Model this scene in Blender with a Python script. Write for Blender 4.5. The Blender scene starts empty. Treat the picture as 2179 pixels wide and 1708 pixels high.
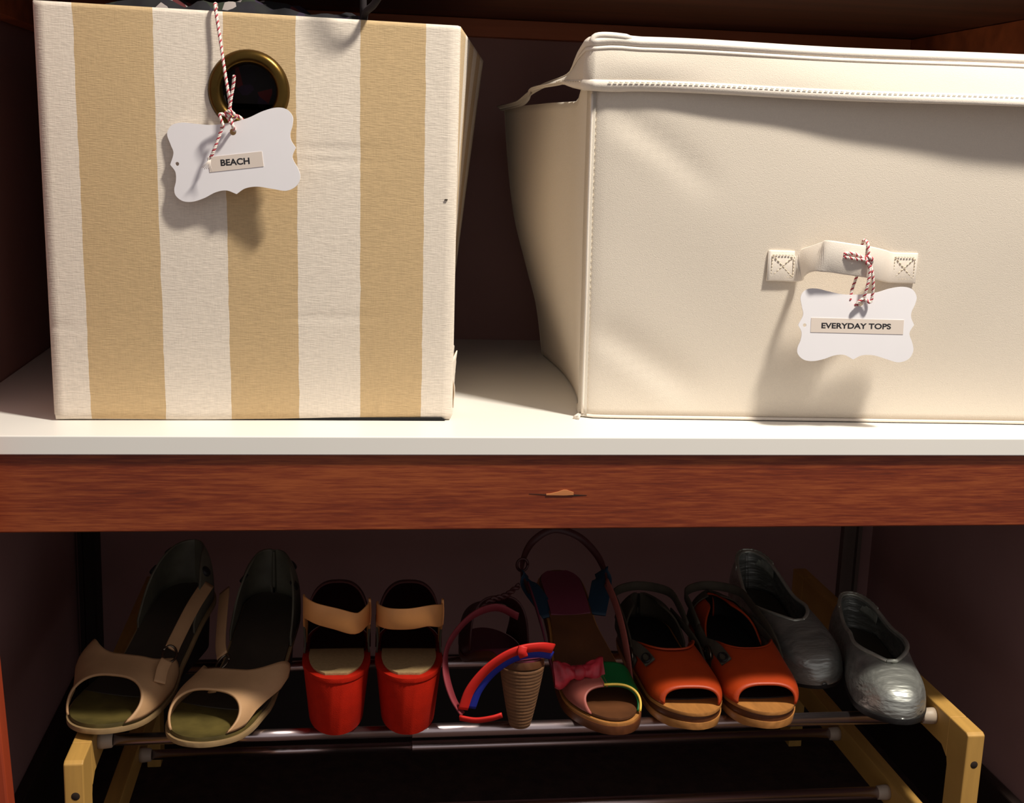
import bpy, bmesh, math, random
from mathutils import Vector, Matrix, noise
random.seed(4)
PI = math.pi
S = bpy.context.scene
COL = S.collection

# ------------------------------------------------------------------ camera
F_PX, W_PX, H_PX = 2650.0, 2179, 1708
yaw, roll = math.radians(8.0), math.radians(2.0)
pitch = math.atan((H_PX/2 - 313.0)/F_PX)
fw = Vector((math.sin(yaw)*math.cos(pitch), math.cos(yaw)*math.cos(pitch), -math.sin(pitch)))
r0 = Vector((math.cos(yaw), -math.sin(yaw), 0)); u0 = r0.cross(fw)
rt = math.cos(roll)*r0 + math.sin(roll)*u0
up = -math.sin(roll)*r0 + math.cos(roll)*u0
cam = bpy.data.cameras.new('camera'); camo = bpy.data.objects.new('camera', cam); COL.objects.link(camo)
M = Matrix((rt, up, -fw)).transposed().to_4x4(); M.translation = Vector((-0.1449, -1.0223, 0.2418))
camo.matrix_world = M
cam.sensor_fit = 'HORIZONTAL'; cam.sensor_width = 36; cam.lens = 36*F_PX/W_PX
cam.clip_start = .02
S.camera = camo

# ------------------------------------------------------------------ light
S.view_settings.view_transform = 'Standard'; S.view_settings.look = 'None'
S.view_settings.gamma = 1; S.view_settings.use_curve_mapping = False
S.view_settings.exposure = 0.0
wd = bpy.data.worlds.new('room'); S.world = wd; wd.use_nodes = True
wd.node_tree.nodes['Background'].inputs[0].default_value = (.92, .87, .88, 1)
wd.node_tree.nodes['Background'].inputs[1].default_value = .38
def area(name, loc, target, sx, sy, power, color):
    l = bpy.data.lights.new(name, 'AREA'); l.shape = 'RECTANGLE'; l.size = sx; l.size_y = sy
    l.energy = power; l.color = color
    o = bpy.data.objects.new(name, l); COL.objects.link(o)
    o.location = loc
    o.rotation_euler = (Vector(target)-Vector(loc)).to_track_quat('-Z', 'Y').to_euler()
    return o
area('ceiling_lamp', (.62, -.57, 1.52), (.05, .05, .05), .15, .13, 43, (1, .94, .83))

# ------------------------------------------------------------------ materials
def lin(c):
    return tuple(((v/255)/12.92 if v/255 <= .04045 else ((v/255+.055)/1.055)**2.4) for v in c)
def rgba(c): return (*lin(c), 1)
MATS = {}
def mat(name, col, rough=.7, metal=0, var=0, vscale=40, bump=0, bscale=400, stretch=(1, 1, 1), spec=.5, sheen=0, coat=0):
    m = bpy.data.materials.new(name); m.use_nodes = True; n = m.node_tree.nodes; l = m.node_tree.links
    b = n['Principled BSDF']
    b.inputs['Base Color'].default_value = rgba(col); b.inputs['Roughness'].default_value = rough
    b.inputs['Metallic'].default_value = metal; b.inputs['Specular IOR Level'].default_value = spec
    b.inputs['Sheen Weight'].default_value = sheen; b.inputs['Coat Weight'].default_value = coat
    tc = n.new('ShaderNodeTexCoord'); mp = n.new('ShaderNodeMapping'); mp.inputs['Scale'].default_value = stretch
    l.new(tc.outputs['Object'], mp.inputs['Vector'])
    if var:
        t = n.new('ShaderNodeTexNoise'); t.inputs['Scale'].default_value = vscale; t.inputs['Detail'].default_value = 5
        l.new(mp.outputs[0], t.inputs['Vector'])
        r = n.new('ShaderNodeValToRGB')
        c = lin(col)
        r.color_ramp.elements[0].position = .3; r.color_ramp.elements[1].position = .7
        r.color_ramp.elements[0].color = (*[x*(1-var) for x in c], 1)
        r.color_ramp.elements[1].color = (*[min(1, x*(1+var)) for x in c], 1)
        l.new(t.outputs[0], r.inputs[0]); l.new(r.outputs[0], b.inputs['Base Color'])
    if bump:
        t2 = n.new('ShaderNodeTexNoise'); t2.inputs['Scale'].default_value = bscale; t2.inputs['Detail'].default_value = 3
        l.new(mp.outputs[0], t2.inputs['Vector'])
        bp = n.new('ShaderNodeBump'); bp.inputs['Strength'].default_value = bump; bp.inputs['Distance'].default_value = .003 if name == 'silver_leather' else .001
        l.new(t2.outputs[0], bp.inputs['Height']); l.new(bp.outputs[0], b.inputs['Normal'])
    MATS[name] = m
    return m
mat('wall_paint', (160, 122, 118), .85, var=.06, vscale=9, bump=.15, bscale=150)
mat('floor_dark', (60, 40, 34), .9, var=.35, vscale=60, bump=.5, bscale=300)
mat('dark_trim', (40, 26, 20), .6, var=.2, vscale=20, stretch=(.2, 1, 1))
mat('shelf_white', (242, 238, 230), .38, var=.015, vscale=4)
mat('shelf_dark', (92, 50, 30), .55, var=.3, vscale=14, stretch=(.15, 2, 2))
mat('ledger_wood', (176, 96, 58), .55, var=.25, vscale=16, stretch=(.15, 3, 3))
mat('jamb_wood', (164, 62, 32), .5, var=.2, vscale=18, stretch=(3, 3, .12))
mat('channel_metal', (112, 98, 90), .5, metal=.3)
mat('chip_wood', (196, 124, 72), .8, var=.2, vscale=60, stretch=(.2, 2, 2))
mat('canvas', (222, 210, 194), .85, var=.03, vscale=900, bump=.35, bscale=1500, sheen=.1)
mat('binding', (230, 219, 206), .7, var=.02, vscale=600, bump=.2, bscale=1200)
mat('stitch', (214, 200, 176), .8)
mat('lining', (60, 50, 44), .9)
mat('brass', (92, 70, 32), .3, metal=.95, var=.18, vscale=60)
mat('dark_cord', (34, 26, 28), .9)
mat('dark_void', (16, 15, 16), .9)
mat('card', (236, 232, 234), .6, var=.01, vscale=30)
mat('tape', (220, 206, 194), .5)
mat('ink', (26, 24, 30), .7)
mat('twine_white', (238, 226, 216), .9, bump=.3, bscale=3000)
mat('twine_red', (184, 66, 78), .9, bump=.3, bscale=3000)
mat('pine', (196, 150, 76), .55, var=.12, vscale=40, stretch=(3, .3, .3))
mat('hole', (40, 24, 12), .9)
mat('chrome', (222, 204, 204), .27, metal=1)
mat('plastic_cap', (186, 168, 148), .5)
# shoes
mat('nude_leather', (188, 146, 104), .62, var=.05, vscale=60, bump=.12, bscale=900)
mat('grey_leather', (96, 92, 76), .6, var=.15, vscale=80)
mat('black_sole', (22, 19, 18), .6)
mat('welt_tan', (150, 122, 84), .6, var=.1, vscale=100)
mat('olive_insole', (88, 76, 36), .5, var=.5, vscale=30)
mat('dark_insole', (62, 54, 44), .6, var=.15, vscale=30)
mat('red_suede', (172, 26, 5), .8, var=.08, vscale=120, bump=.25, bscale=1200, spec=.15)
mat('red_dark', (70, 20, 14), .7)
mat('tan_insole', (158, 130, 88), .75, var=.12, vscale=300, bump=.3, bscale=900)
mat('tan_strap', (210, 142, 80), .55, var=.06, vscale=60)
mat('ribbon_red', (206, 30, 18), .6); mat('ribbon_blue', (22, 40, 150), .6)
mat('ribbon_pink', (138, 48, 56), .6, var=.1, vscale=80)
mat('pink_leather', (164, 88, 76), .55, var=.08, vscale=80)
mat('bow_silk', (176, 40, 52), .45, var=.45, vscale=60)
mat('green_silk', (8, 94, 42), .45, var=.12, vscale=60); mat('yellow_piping', (226, 186, 70), .5)
mat('teal_lining', (14, 46, 66), .6); mat('plum_leather', (110, 42, 60), .55)
mat('maroon_strap', (72, 32, 30), .5)
mat('brown_insole', (92, 54, 28), .5, var=.25, vscale=30)
mat('raffia', (116, 78, 46), .75, var=.3, vscale=60, stretch=(1, 1, 8), bump=.5, bscale=700)
mat('orange_leather', (176, 58, 10), .5, var=.07, vscale=70, bump=.12, bscale=700)
mat('olive_suede', (70, 62, 48), .8, var=.2, vscale=80)
mat('wood_sole', (176, 118, 60), .5, var=.15, vscale=40, stretch=(4, .6, 4))
mat('wood_dark', (92, 48, 18), .5, var=.15, vscale=40, stretch=(4, .6, 4))
mat('silver_leather', (166, 167, 160), .42, metal=.7, var=.25, vscale=60, bump=1, bscale=70, stretch=(.35, 1, 1.8))
mat('silver_trim', (196, 198, 184), .42, metal=.65, var=.2, vscale=70, bump=1, bscale=70, stretch=(.4, 1, 2))
mat('buckle', (120, 110, 96), .35, metal=1)
def scarf_mat():
    m = bpy.data.materials.new('floral_cloth'); m.use_nodes = True; n = m.node_tree.nodes; l = m.node_tree.links
    b = n['Principled BSDF']; b.inputs['Roughness'].default_value = .85
    tc = n.new('ShaderNodeTexCoord'); v = n.new('ShaderNodeTexVoronoi'); v.inputs['Scale'].default_value = 90
    l.new(tc.outputs['Object'], v.inputs['Vector'])
    r = n.new('ShaderNodeValToRGB'); r.color_ramp.interpolation = 'CONSTANT'
    cols = [(14, 12, 18), (78, 16, 20), (16, 14, 20), (18, 15, 20), (150, 140, 136), (16, 15, 18), (34, 40, 26), (18, 14, 24), (34, 20, 44), (14, 13, 14), (16, 14, 18)]
    e = r.color_ramp.elements
    while len(e) < len(cols): e.new(.5)
    for i, c in enumerate(cols): e[i].position = i/len(cols); e[i].color = rgba(c)
    s = n.new('ShaderNodeSeparateColor'); l.new(v.outputs['Color'], s.inputs[0])
    l.new(s.outputs[0], r.inputs[0]); l.new(r.outputs[0], b.inputs['Base Color'])
    MATS['floral_cloth'] = m
scarf_mat()
def stripe_mat():
    m = bpy.data.materials.new('striped_canvas'); m.use_nodes = True; n = m.node_tree.nodes; l = m.node_tree.links
    b = n['Principled BSDF']; b.inputs['Roughness'].default_value = .88; b.inputs['Sheen Weight'].default_value = .1
    uv = n.new('ShaderNodeUVMap'); uv.uv_map = 'wrap'
    sp = n.new('ShaderNodeSeparateXYZ'); l.new(uv.outputs[0], sp.inputs[0])
    tc = n.new('ShaderNodeTexCoord')
    nz = n.new('ShaderNodeTexNoise'); nz.inputs['Scale'].default_value = 60; l.new(tc.outputs['Object'], nz.inputs['Vector'])
    ma = n.new('ShaderNodeMath'); ma.operation = 'MULTIPLY_ADD'; ma.inputs[1].default_value = .006; l.new(nz.outputs[0], ma.inputs[0])
    l.new(sp.outputs[0], ma.inputs[2])
    fr = n.new('ShaderNodeMath'); fr.operation = 'FRACT'; l.new(ma.outputs[0], fr.inputs[0])
    r = n.new('ShaderNodeValToRGB'); r.color_ramp.interpolation = 'CONSTANT'
    st = [0, .087, .272, .435, .607, .762, .925]
    e = r.color_ramp.elements
    while len(e) < len(st): e.new(.5)
    for i, p in enumerate(st):
        e[i].position = p; e[i].color = rgba((226, 213, 197) if i % 2 == 0 else (198, 169, 126))
    l.new(fr.outputs[0], r.inputs[0])
    # linen slubs: threads running across
    mp = n.new('ShaderNodeMapping'); mp.inputs['Scale'].default_value = (150, 150, 1100); l.new(tc.outputs['Object'], mp.inputs[0])
    t = n.new('ShaderNodeTexNoise'); t.inputs['Scale'].default_value = 1; t.inputs['Detail'].default_value = 2; l.new(mp.outputs[0], t.inputs['Vector'])
    mp2 = n.new('ShaderNodeMapping'); mp2.inputs['Scale'].default_value = (900, 900, 120); l.new(tc.outputs['Object'], mp2.inputs[0])
    t2 = n.new('ShaderNodeTexNoise'); t2.inputs['Scale'].default_value = 1; t2.inputs['Detail'].default_value = 2; l.new(mp2.outputs[0], t2.inputs['Vector'])
    ad = n.new('ShaderNodeMath'); ad.operation = 'MULTIPLY_ADD'; ad.inputs[1].default_value = .4; l.new(t2.outputs[0], ad.inputs[0]); l.new(t.outputs[0], ad.inputs[2])
    mr = n.new('ShaderNodeMapRange'); mr.inputs['From Min'].default_value = .38; mr.inputs['From Max'].default_value = 1.02
    mr.inputs['To Min'].default_value = .84; mr.inputs['To Max'].default_value = 1.1; l.new(ad.outputs[0], mr.inputs[0])
    mx = n.new('ShaderNodeVectorMath'); mx.operation = 'SCALE'; l.new(r.outputs[0], mx.inputs[0]); l.new(mr.outputs[0], mx.inputs['Scale'])
    l.new(mx.outputs[0], b.inputs['Base Color'])
    bp = n.new('ShaderNodeBump'); bp.inputs['Strength'].default_value = .35; bp.inputs['Distance'].default_value = .0008
    l.new(ad.outputs[0], bp.inputs['Height']); l.new(bp.outputs[0], b.inputs['Normal'])
    MATS['striped_canvas'] = m
stripe_mat()
def fascia_mat():
    m = bpy.data.materials.new('fascia_wood'); m.use_nodes = True; n = m.node_tree.nodes; l = m.node_tree.links
    b = n['Principled BSDF']; b.inputs['Roughness'].default_value = .5
    tc = n.new('ShaderNodeTexCoord'); mp = n.new('ShaderNodeMapping'); mp.inputs['Scale'].default_value = (24, 260, 460); l.new(tc.outputs['Object'], mp.inputs[0])
    t = n.new('ShaderNodeTexNoise'); t.inputs['Scale'].default_value = 1; t.inputs['Detail'].default_value = 6; t.inputs['Roughness'].default_value = .65; l.new(mp.outputs[0], t.inputs[0])
    mp2 = n.new('ShaderNodeMapping'); mp2.inputs['Scale'].default_value = (4, 20, 40); l.new(tc.outputs['Object'], mp2.inputs[0])
    t2 = n.new('ShaderNodeTexNoise'); t2.inputs['Scale'].default_value = 1; t2.inputs['Detail'].default_value = 3; l.new(mp2.outputs[0], t2.inputs[0])
    ad = n.new('ShaderNodeMath'); ad.operation = 'MULTIPLY_ADD'; ad.inputs[1].default_value = .55; l.new(t2.outputs[0], ad.inputs[0]); l.new(t.outputs[0], ad.inputs[2])
    r = n.new('ShaderNodeValToRGB'); e = r.color_ramp.elements
    e[0].position = .5; e[0].color = rgba((86, 29, 11)); e[1].position = .95; e[1].color = rgba((152, 74, 33))
    x = e.new(.72); x.color = rgba((120, 46, 17))
    l.new(ad.outputs[0], r.inputs[0]); l.new(r.outputs[0], b.inputs['Base Color'])
    bp = n.new('ShaderNodeBump'); bp.inputs['Strength'].default_value = .25; bp.inputs['Distance'].default_value = .0006
    l.new(t.outputs[0], bp.inputs['Height']); l.new(bp.outputs[0], b.inputs['Normal'])
    MATS['fascia_wood'] = m
fascia_mat()

# ------------------------------------------------------------------ helpers
def link(name, me, m=None, parent=None, smooth=False):
    if m:
        for x in ([m] if isinstance(m, str) else m): me.materials.append(MATS[x])
    if smooth: me.polygons.foreach_set('use_smooth', [True]*len(me.polygons))
    o = bpy.data.objects.new(name, me); COL.objects.link(o)
    if parent: o.parent = parent
    return o
def tag(o, label, cat, group=None, kind=None):
    if label: o['label'] = label
    if cat: o['category'] = cat
    if group: o['group'] = group
    if kind: o['kind'] = kind
    return o
def struct(o): o['kind'] = 'structure'; return o
def thing(name, label, cat, loc=(0, 0, 0), rotz=0, group=None, rot=None):
    o = bpy.data.objects.new(name, None); COL.objects.link(o); o.empty_display_size = .02
    o.location = loc; o.rotation_euler = rot if rot else (0, 0, rotz)
    return tag(o, label, cat, group)
def mesh(name, verts, faces):
    me = bpy.data.meshes.new(name); me.from_pydata([tuple(v) for v in verts], [], faces); me.update(); return me
def fix(me):
    bm = bmesh.new(); bm.from_mesh(me); bmesh.ops.recalc_face_normals(bm, faces=bm.faces); bm.to_mesh(me); bm.free(); return me
def box(name, x0, x1, y0, y1, z0, z1, m, parent=None, bev=.0015, seg=2):
    bm = bmesh.new(); bmesh.ops.create_cube(bm, size=1)
    for v in bm.verts:
        v.co = ((x0+x1)/2+v.co.x*(x1-x0), (y0+y1)/2+v.co.y*(y1-y0), (z0+z1)/2+v.co.z*(z1-z0))
    if bev: bmesh.ops.bevel(bm, geom=bm.edges[:], offset=bev, segments=seg, affect='EDGES', profile=.5)
    me = bpy.data.meshes.new(name); bm.to_mesh(me); bm.free()
    return link(name, me, m, parent)
def cr(pts, n):
    """Catmull-Rom resample of 3-D points into n+1 points"""
    P = [Vector(p) for p in pts]; P = [2*P[0]-P[1]]+P+[2*P[-1]-P[-2]]
    out = []; k = len(P)-3
    for i in range(n+1):
        u = i/n*k; j = min(int(u), k-1); t = u-j; a, b, c, d = P[j:j+4]
        out.append(.5*((2*b)+(c-a)*t+(2*a-5*b+4*c-d)*t*t+(3*b-a-3*c+d)*t**3))
    return out
def frames(path, upv=None):
    fr = []; n = len(path); prev = None
    for i in range(n):
        t = (path[min(i+1, n-1)]-path[max(i-1, 0)]).normalized()
        if upv is not None: u = Vector(upv[i] if isinstance(upv, list) else upv)
        elif prev is None: u = Vector((0, 0, 1)) if abs(t.z) < .9 else Vector((1, 0, 0))
        else: u = prev
        u = (u-t*u.dot(t)).normalized(); prev = u
        fr.append((t, u, t.cross(u)))
    return fr
def tube_geo(path, rad, sides=8, V=None, F=None, cap=True):
    V = [] if V is None else V; F = [] if F is None else F; b = len(V); n = len(path)
    for i, (t, u, w) in enumerate(frames(path)):
        r = rad[i] if isinstance(rad, (list, tuple)) else rad
        for k in range(sides):
            a = 2*PI*k/sides; V.append(path[i]+u*(math.cos(a)*r)+w*(math.sin(a)*r))
    for i in range(n-1):
        for k in range(sides):
            k2 = (k+1) % sides
            F.append((b+i*sides+k, b+i*sides+k2, b+(i+1)*sides+k2, b+(i+1)*sides+k))
    if cap:
        F.append(tuple(b+k for k in reversed(range(sides)))); F.append(tuple(b+(n-1)*sides+k for k in range(sides)))
    return V, F
def tube(name, pts, rad, m, parent=None, n=24, sides=8, raw=False):
    path = [Vector(p) for p in pts] if raw else cr(pts, n)
    V, F = tube_geo(path, rad, sides); return link(name, mesh(name, V, F), m, parent, True)
def ribbon(name, pts, width, thick, upv, m, parent=None, n=30, taper=None):
    """flat strap swept on a path, 'upv' = direction of its width (one or one per control point)"""
    path = cr(pts, n)
    ups = cr(upv, n) if isinstance(upv, list) else [Vector(upv)]*(n+1)
    V = []; F = []
    for i, (t, u, w) in enumerate(frames(path, ups)):
        ww = width*(taper(i/n) if taper else 1)/2; h = thick/2
        for a, c in ((-1, -.5), (-.92, -1), (.92, -1), (1, -.5), (1, .5), (.92, 1), (-.92, 1), (-1, .5)):
            V.append(path[i]+u*(a*ww)+w*(c*h))
    for i in range(n):
        for k in range(8):
            k2 = (k+1) % 8; F.append((i*8+k, i*8+k2, i*8+8+k2, i*8+8+k))
    F.append(tuple(range(7, -1, -1))); F.append(tuple(n*8+k for k in range(8)))
    o = link(name, fix(mesh(name, V, F)), m, parent, True)
    return o
def grid(name, fn, nu, nv, m, parent=None, thick=0, offset=-1, smooth=True, closed_u=False):
    V = []; F = []
    for i in range(nu+1 if not closed_u else nu):
        for j in range(nv+1): V.append(fn(i/nu, j/nv))
    R = nv+1; rows = nu if not closed_u else nu
    N = len(V)//R
    for i in range(rows):
        i2 = (i+1) % N
        for j in range(nv): F.append((i*R+j, i2*R+j, i2*R+j+1, i*R+j+1))
    o = link(name, mesh(name, V, F), m, parent, smooth)
    if thick:
        md = o.modifiers.new('thickness', 'SOLIDIFY'); md.thickness = thick; md.offset = offset
    return o
def lathe(name, prof, m, parent=None, n=32, axis='z', loc=(0, 0, 0)):
    V = []; F = []; k = len(prof)
    for i in range(n):
        a = 2*PI*i/n
        for r, z in prof:
            p = (r*math.cos(a), r*math.sin(a), z)
            if axis == 'y': p = (r*math.cos(a), z, r*math.sin(a))
            if axis == 'x': p = (z, r*math.cos(a), r*math.sin(a))
            V.append(Vector(p)+Vector(loc))
    for i in range(n):
        j = (i+1) % n
        for q in range(k-1): F.append((i*k+q, j*k+q, j*k+q+1, i*k+q+1))
    me = mesh(name, V, F)
    bm = bmesh.new(); bm.from_mesh(me); bmesh.ops.remove_doubles(bm, verts=bm.verts, dist=1e-6)
    bmesh.ops.recalc_face_normals(bm, faces=bm.faces); bm.to_mesh(me); bm.free()
    return link(name, me, m, parent, True)
def prism(name, poly, axis, a, b, m, parent=None, bev=0):
    """extrude a 2-D polygon: axis 'x' -> poly in (y,z), axis 'y' -> poly in (x,z)"""
    bm = bmesh.new()
    f3 = (lambda p, h: (h, p[0], p[1])) if axis == 'x' else (lambda p, h: (p[0], h, p[1]))
    v0 = [bm.verts.new(f3(p, a)) for p in poly]; v1 = [bm.verts.new(f3(p, b)) for p in poly]
    bm.faces.new(v0); bm.faces.new(list(reversed(v1)))
    for i in range(len(poly)):
        j = (i+1) % len(poly); bm.faces.new((v0[i], v1[i], v1[j], v0[j]))
    bmesh.ops.recalc_face_normals(bm, faces=bm.faces)
    if bev: bmesh.ops.bevel(bm, geom=bm.edges[:], offset=bev, segments=2, affect='EDGES', profile=.5)
    me = bpy.data.meshes.new(name); bm.to_mesh(me); bm.free()
    return link(name, me, m, parent)
def lerp(a, b, t): return a+(b-a)*t
def tab(*pts):
    """smooth 1-D table (cubic through the points)"""
    xs = [p[0] for p in pts]; ys = [p[1] for p in pts]; n = len(xs)
    d = [0]*n
    for i in range(n):
        if 0 < i < n-1:
            s0 = (ys[i]-ys[i-1])/(xs[i]-xs[i-1]); s1 = (ys[i+1]-ys[i])/(xs[i+1]-xs[i])
            d[i] = 0 if s0*s1 <= 0 else 2*s0*s1/(s0+s1)
    d[0] = (ys[1]-ys[0])/(xs[1]-xs[0]); d[-1] = (ys[-1]-ys[-2])/(xs[-1]-xs[-2])
    def f(x):
        x = min(max(x, xs[0]), xs[-1]); i = 0
        while i < n-2 and x > xs[i+1]: i += 1
        h = xs[i+1]-xs[i]; t = (x-xs[i])/h
        return ((2*t**3-3*t*t+1)*ys[i]+(t**3-2*t*t+t)*h*d[i]+(-2*t**3+3*t*t)*ys[i+1]+(t**3-t*t)*h*d[i+1])
    return f
def sm(t): t = min(max(t, 0), 1); return t*t*(3-2*t)

# ------------------------------------------------------------------ the closet itself
XL, XR, YB, ZF = -.4752, .5836, .5433, -.525
struct(box('wall_back', XL-.05, XR+.05, YB, YB+.05, ZF-.03, 1.0, 'wall_paint', bev=0))
struct(box('wall_left', XL-.05, XL, .0, YB+.05, ZF-.03, 1.0, 'wall_paint', bev=0))
struct(box('wall_right', XR, XR+.05, .0, YB+.05, ZF-.03, 1.0, 'wall_paint', bev=0))
struct(box('floor', -1.4, 1.5, -1.8, YB+.05, ZF-.04, ZF, 'floor_dark', bev=0))
struct(box('baseboard_left', XL, XL+.012, .004, YB-.0125, ZF, -.428, 'dark_trim', bev=.002))
struct(box('baseboard_right', XR-.012, XR, .004, YB-.0125, ZF, -.428, 'dark_trim', bev=.002))
struct(box('baseboard_back', XL, XR, YB-.012, YB, ZF, -.428, 'dark_trim', bev=.002))
# front opening: casings, the board under the shelf
prism('trim_1', [(-.62, ZF), (-.409, ZF), (-.432, -.02), (-.445, .95), (-.62, .95)], 'y', -.022, -.001, 'jamb_wood', bev=.002)['kind'] = 'structure'
struct(box('trim_2', .60, .69, -.022, -.001, ZF, .95, 'jamb_wood', bev=.002))
fb = struct(box('trim_3', XL+.001, XR-.001, .004, .024, -.083, -.0162, 'fascia_wood', bev=.0012))
# splinter on the board
V = []; F = []
cx, cz = .044, -.0505
prof = [(-.012, .0001), (-.008, .0008), (-.002, .0016), (.003, .0024), (.006, .0020), (.009, .0008), (.012, .0001)]
top = [(x, cz+h+.001*math.sin(x*200)) for x, h in prof]; bot = [(x, cz-.0016-h*.15) for x, h in reversed(prof)]
prism('splinter', [(cx+x, z) for x, z in top+bot], 'y', .0030, .0045, 'chip_wood', fb)
crk = [(cx-.027, cz-.0004), (cx-.012, cz-.0012), (cx, cz-.0009), (cx+.012, cz-.0012), (cx+.024, cz-.0019), (cx+.012, cz-.0026), (cx, cz-.0022), (cx-.012, cz-.0017)]
prism('crack', crk, 'y', .0036, .0045, 'hole', fb)
# shelves
tag(box('shelf', XL+.001, XR-.001, 0, YB-.001, -.016, 0, 'shelf_white', bev=.0009),
    'white laminate closet shelf carrying the two fabric bins', 'shelf')
tag(box('shelf', XL+.001, XR-.001, .10, YB-.001, .392, .411, 'shelf_dark', bev=.001),
    'dark brown wooden upper shelf above the two fabric bins', 'shelf')
struct(box('trim_4', XL+.02, XR-.02, YB-.020, YB-.0005, .3705, .3915, 'ledger_wood', bev=.001))
struct(box('trim_5', XR-.0195, XR-.0005, .14, YB-.0005, .345, .3915, 'ledger_wood', bev=.001))
struct(box('trim_6', XL+.0005, XL+.0195, .14, YB-.0005, .345, .3915, 'ledger_wood', bev=.001))
# upright channels in the two back corners
def channel(name, x0, x1, cm):
    y = YB
    w = (x1-x0)
    poly = [(x0, y-.0004), (x0, y-.012), (x0+w*.2, y-.012), (x0+w*.2, y-.004), (x0+w*.8, y-.004), (x0+w*.8, y-.012), (x1, y-.012), (x1, y-.0004)]
    bm = bmesh.new()
    v0 = [bm.verts.new((p[0], p[1], -.427)) for p in poly]; v1 = [bm.verts.new((p[0], p[1], -.0165)) for p in poly]
    bm.faces.new(v0); bm.faces.new(list(reversed(v1)))
    for i in range(len(poly)):
        j = (i+1) % len(poly); bm.faces.new((v0[i], v1[i], v1[j], v0[j]))
    bmesh.ops.recalc_face_normals(bm, faces=bm.faces)
    me = bpy.data.meshes.new(name); bm.to_mesh(me); bm.free()
    struct(link(name, me, cm))
channel('trim_7', XL+.004, XL+.030, 'dark_trim')
channel('trim_8', XR-.046, XR-.020, 'channel_metal')

# ------------------------------------------------------------------ striped box
def q4(a, b, c, d, u, v):
    return (Vector(a)*(1-u)+Vector(b)*u)*(1-v)+(Vector(d)*(1-u)+Vector(c)*u)*v
bx = thing('storage_box', 'tall fabric box with beige and cream vertical stripes and a brass grommet', 'storage box', (-.2166, .06, 0))
ox = Vector((-.2166, .06, 0))
HB = .341
BFL, BFR, BBR, BBL = [Vector(p) for p in ((-.3876, .056, .001), (-.0455, .0633, .001), (-.030, .36, .001), (-.385, .36, .001))]
TFL, TFR, TBR, TBL = [Vector(p) for p in ((-.3912, .054, .3432), (-.0482, .055, .3393), (.004, .345, .330), (-.386, .35, .336))]
def box_shell():
    """open-topped box with rounded vertical corners; perimeter coordinate goes into the UV map"""
    rad = .006; NZ = 90; ring = []
    # perimeter stations: (corner weights) along front, right, back, left
    names = [(0, 1, 'front', 44), (1, 2, 'right', 16), (2, 3, 'back', 20), (3, 0, 'left', 16)]
    def corners(v):
        b = [BFL, BFR, BBR, BBL]; t = [TFL, TFR, TBR, TBL]
        return [b[i].lerp(t[i], v) for i in range(4)]
    stations = []
    for a, b_, nm, n in names:
        off = {'front': 0, 'right': 1.08, 'back': 2, 'left': 3}[nm]
        for i in range(n+1):
            s = i/n
            stations.append((a, b_, .006+s*.988 if nm == 'front' else .02+s*.96, off+s, nm))
    bm = bmesh.new(); uvl = bm.loops.layers.uv.new('wrap')
    rows = []; us = []
    for k in range(NZ+1):
        v = k/NZ; C = corners(v); row = []
        for a, b_, s, u, nm in stations:
            p = C[a].lerp(C[b_], s)
            nrm = (C[b_]-C[a]).cross(Vector((0, 0, 1))).normalized()
            bulge = .0
            if nm == 'front': bulge = .0025*math.sin(PI*s)*math.sin(PI*v) - sum(.0011*math.exp(-((v-v0-.03*(s-.7))/.007)**2)*math.exp(-((s-.70)/.10)**2) for v0 in (.27, .66, .69))-.0009*math.exp(-((v-.235-.02*s)/.008)**2)*math.exp(-(s/.07)**2)
            if nm == 'right': bulge = -.004*math.sin(PI*s)*math.sin(PI*v)
            p = p+nrm*bulge
            if k == 0: p = p+nrm*-.002+Vector((0, 0, .001*math.sin(s*14)*.3))
            row.append(bm.verts.new(p-ox))
        rows.append(row)
    n = len(stations)
    for k in range(NZ):
        for i in range(n):
            j = (i+1) % n
            f = bm.faces.new((rows[k][i], rows[k][j], rows[k+1][j], rows[k+1][i]))
            f.smooth = True
            ua, ub = stations[i][3], stations[j][3]
            if stations[i][4] != stations[j][4]: ub = ua+.001
            for lp, (uu, vv) in zip(f.loops, ((ua, k/NZ), (ub, k/NZ), (ub, (k+1)/NZ), (ua, (k+1)/NZ))): lp[uvl].uv = (uu, vv)
    f = bm.faces.new(list(reversed(rows[0])))
    for lp in f.loops: lp[uvl].uv = (.02, 0)
    me = bpy.data.meshes.new('fabric_shell'); bm.to_mesh(me); bm.free()
    return me
GX, GZ = -.2215, .2795      # grommet centre
shell = link('fabric_shell', box_shell(), 'striped_canvas', bx)
sd = shell.modifiers.new('thickness', 'SOLIDIFY'); sd.thickness = .005; sd.offset = -1
# cut the grommet hole
cut = lathe('cutter', [(0, -.04), (.0225, -.04), (.0225, .04), (0, .04)], None, None, 40, 'y', (GX, .0555, GZ))
bo = shell.modifiers.new('hole', 'BOOLEAN'); bo.operation = 'DIFFERENCE'; bo.object = cut; bo.solver = 'EXACT'
cut.location = (0, 0, 0); bpy.context.view_layer.update()
dg = bpy.context.evaluated_depsgraph_get()
nm = bpy.data.meshes.new_from_object(shell.evaluated_get(dg), preserve_all_data_layers=True, depsgraph=dg)
shell.modifiers.clear(); shell.data = nm; nm.name = 'fabric_shell'
bpy.data.objects.remove(cut)
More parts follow.
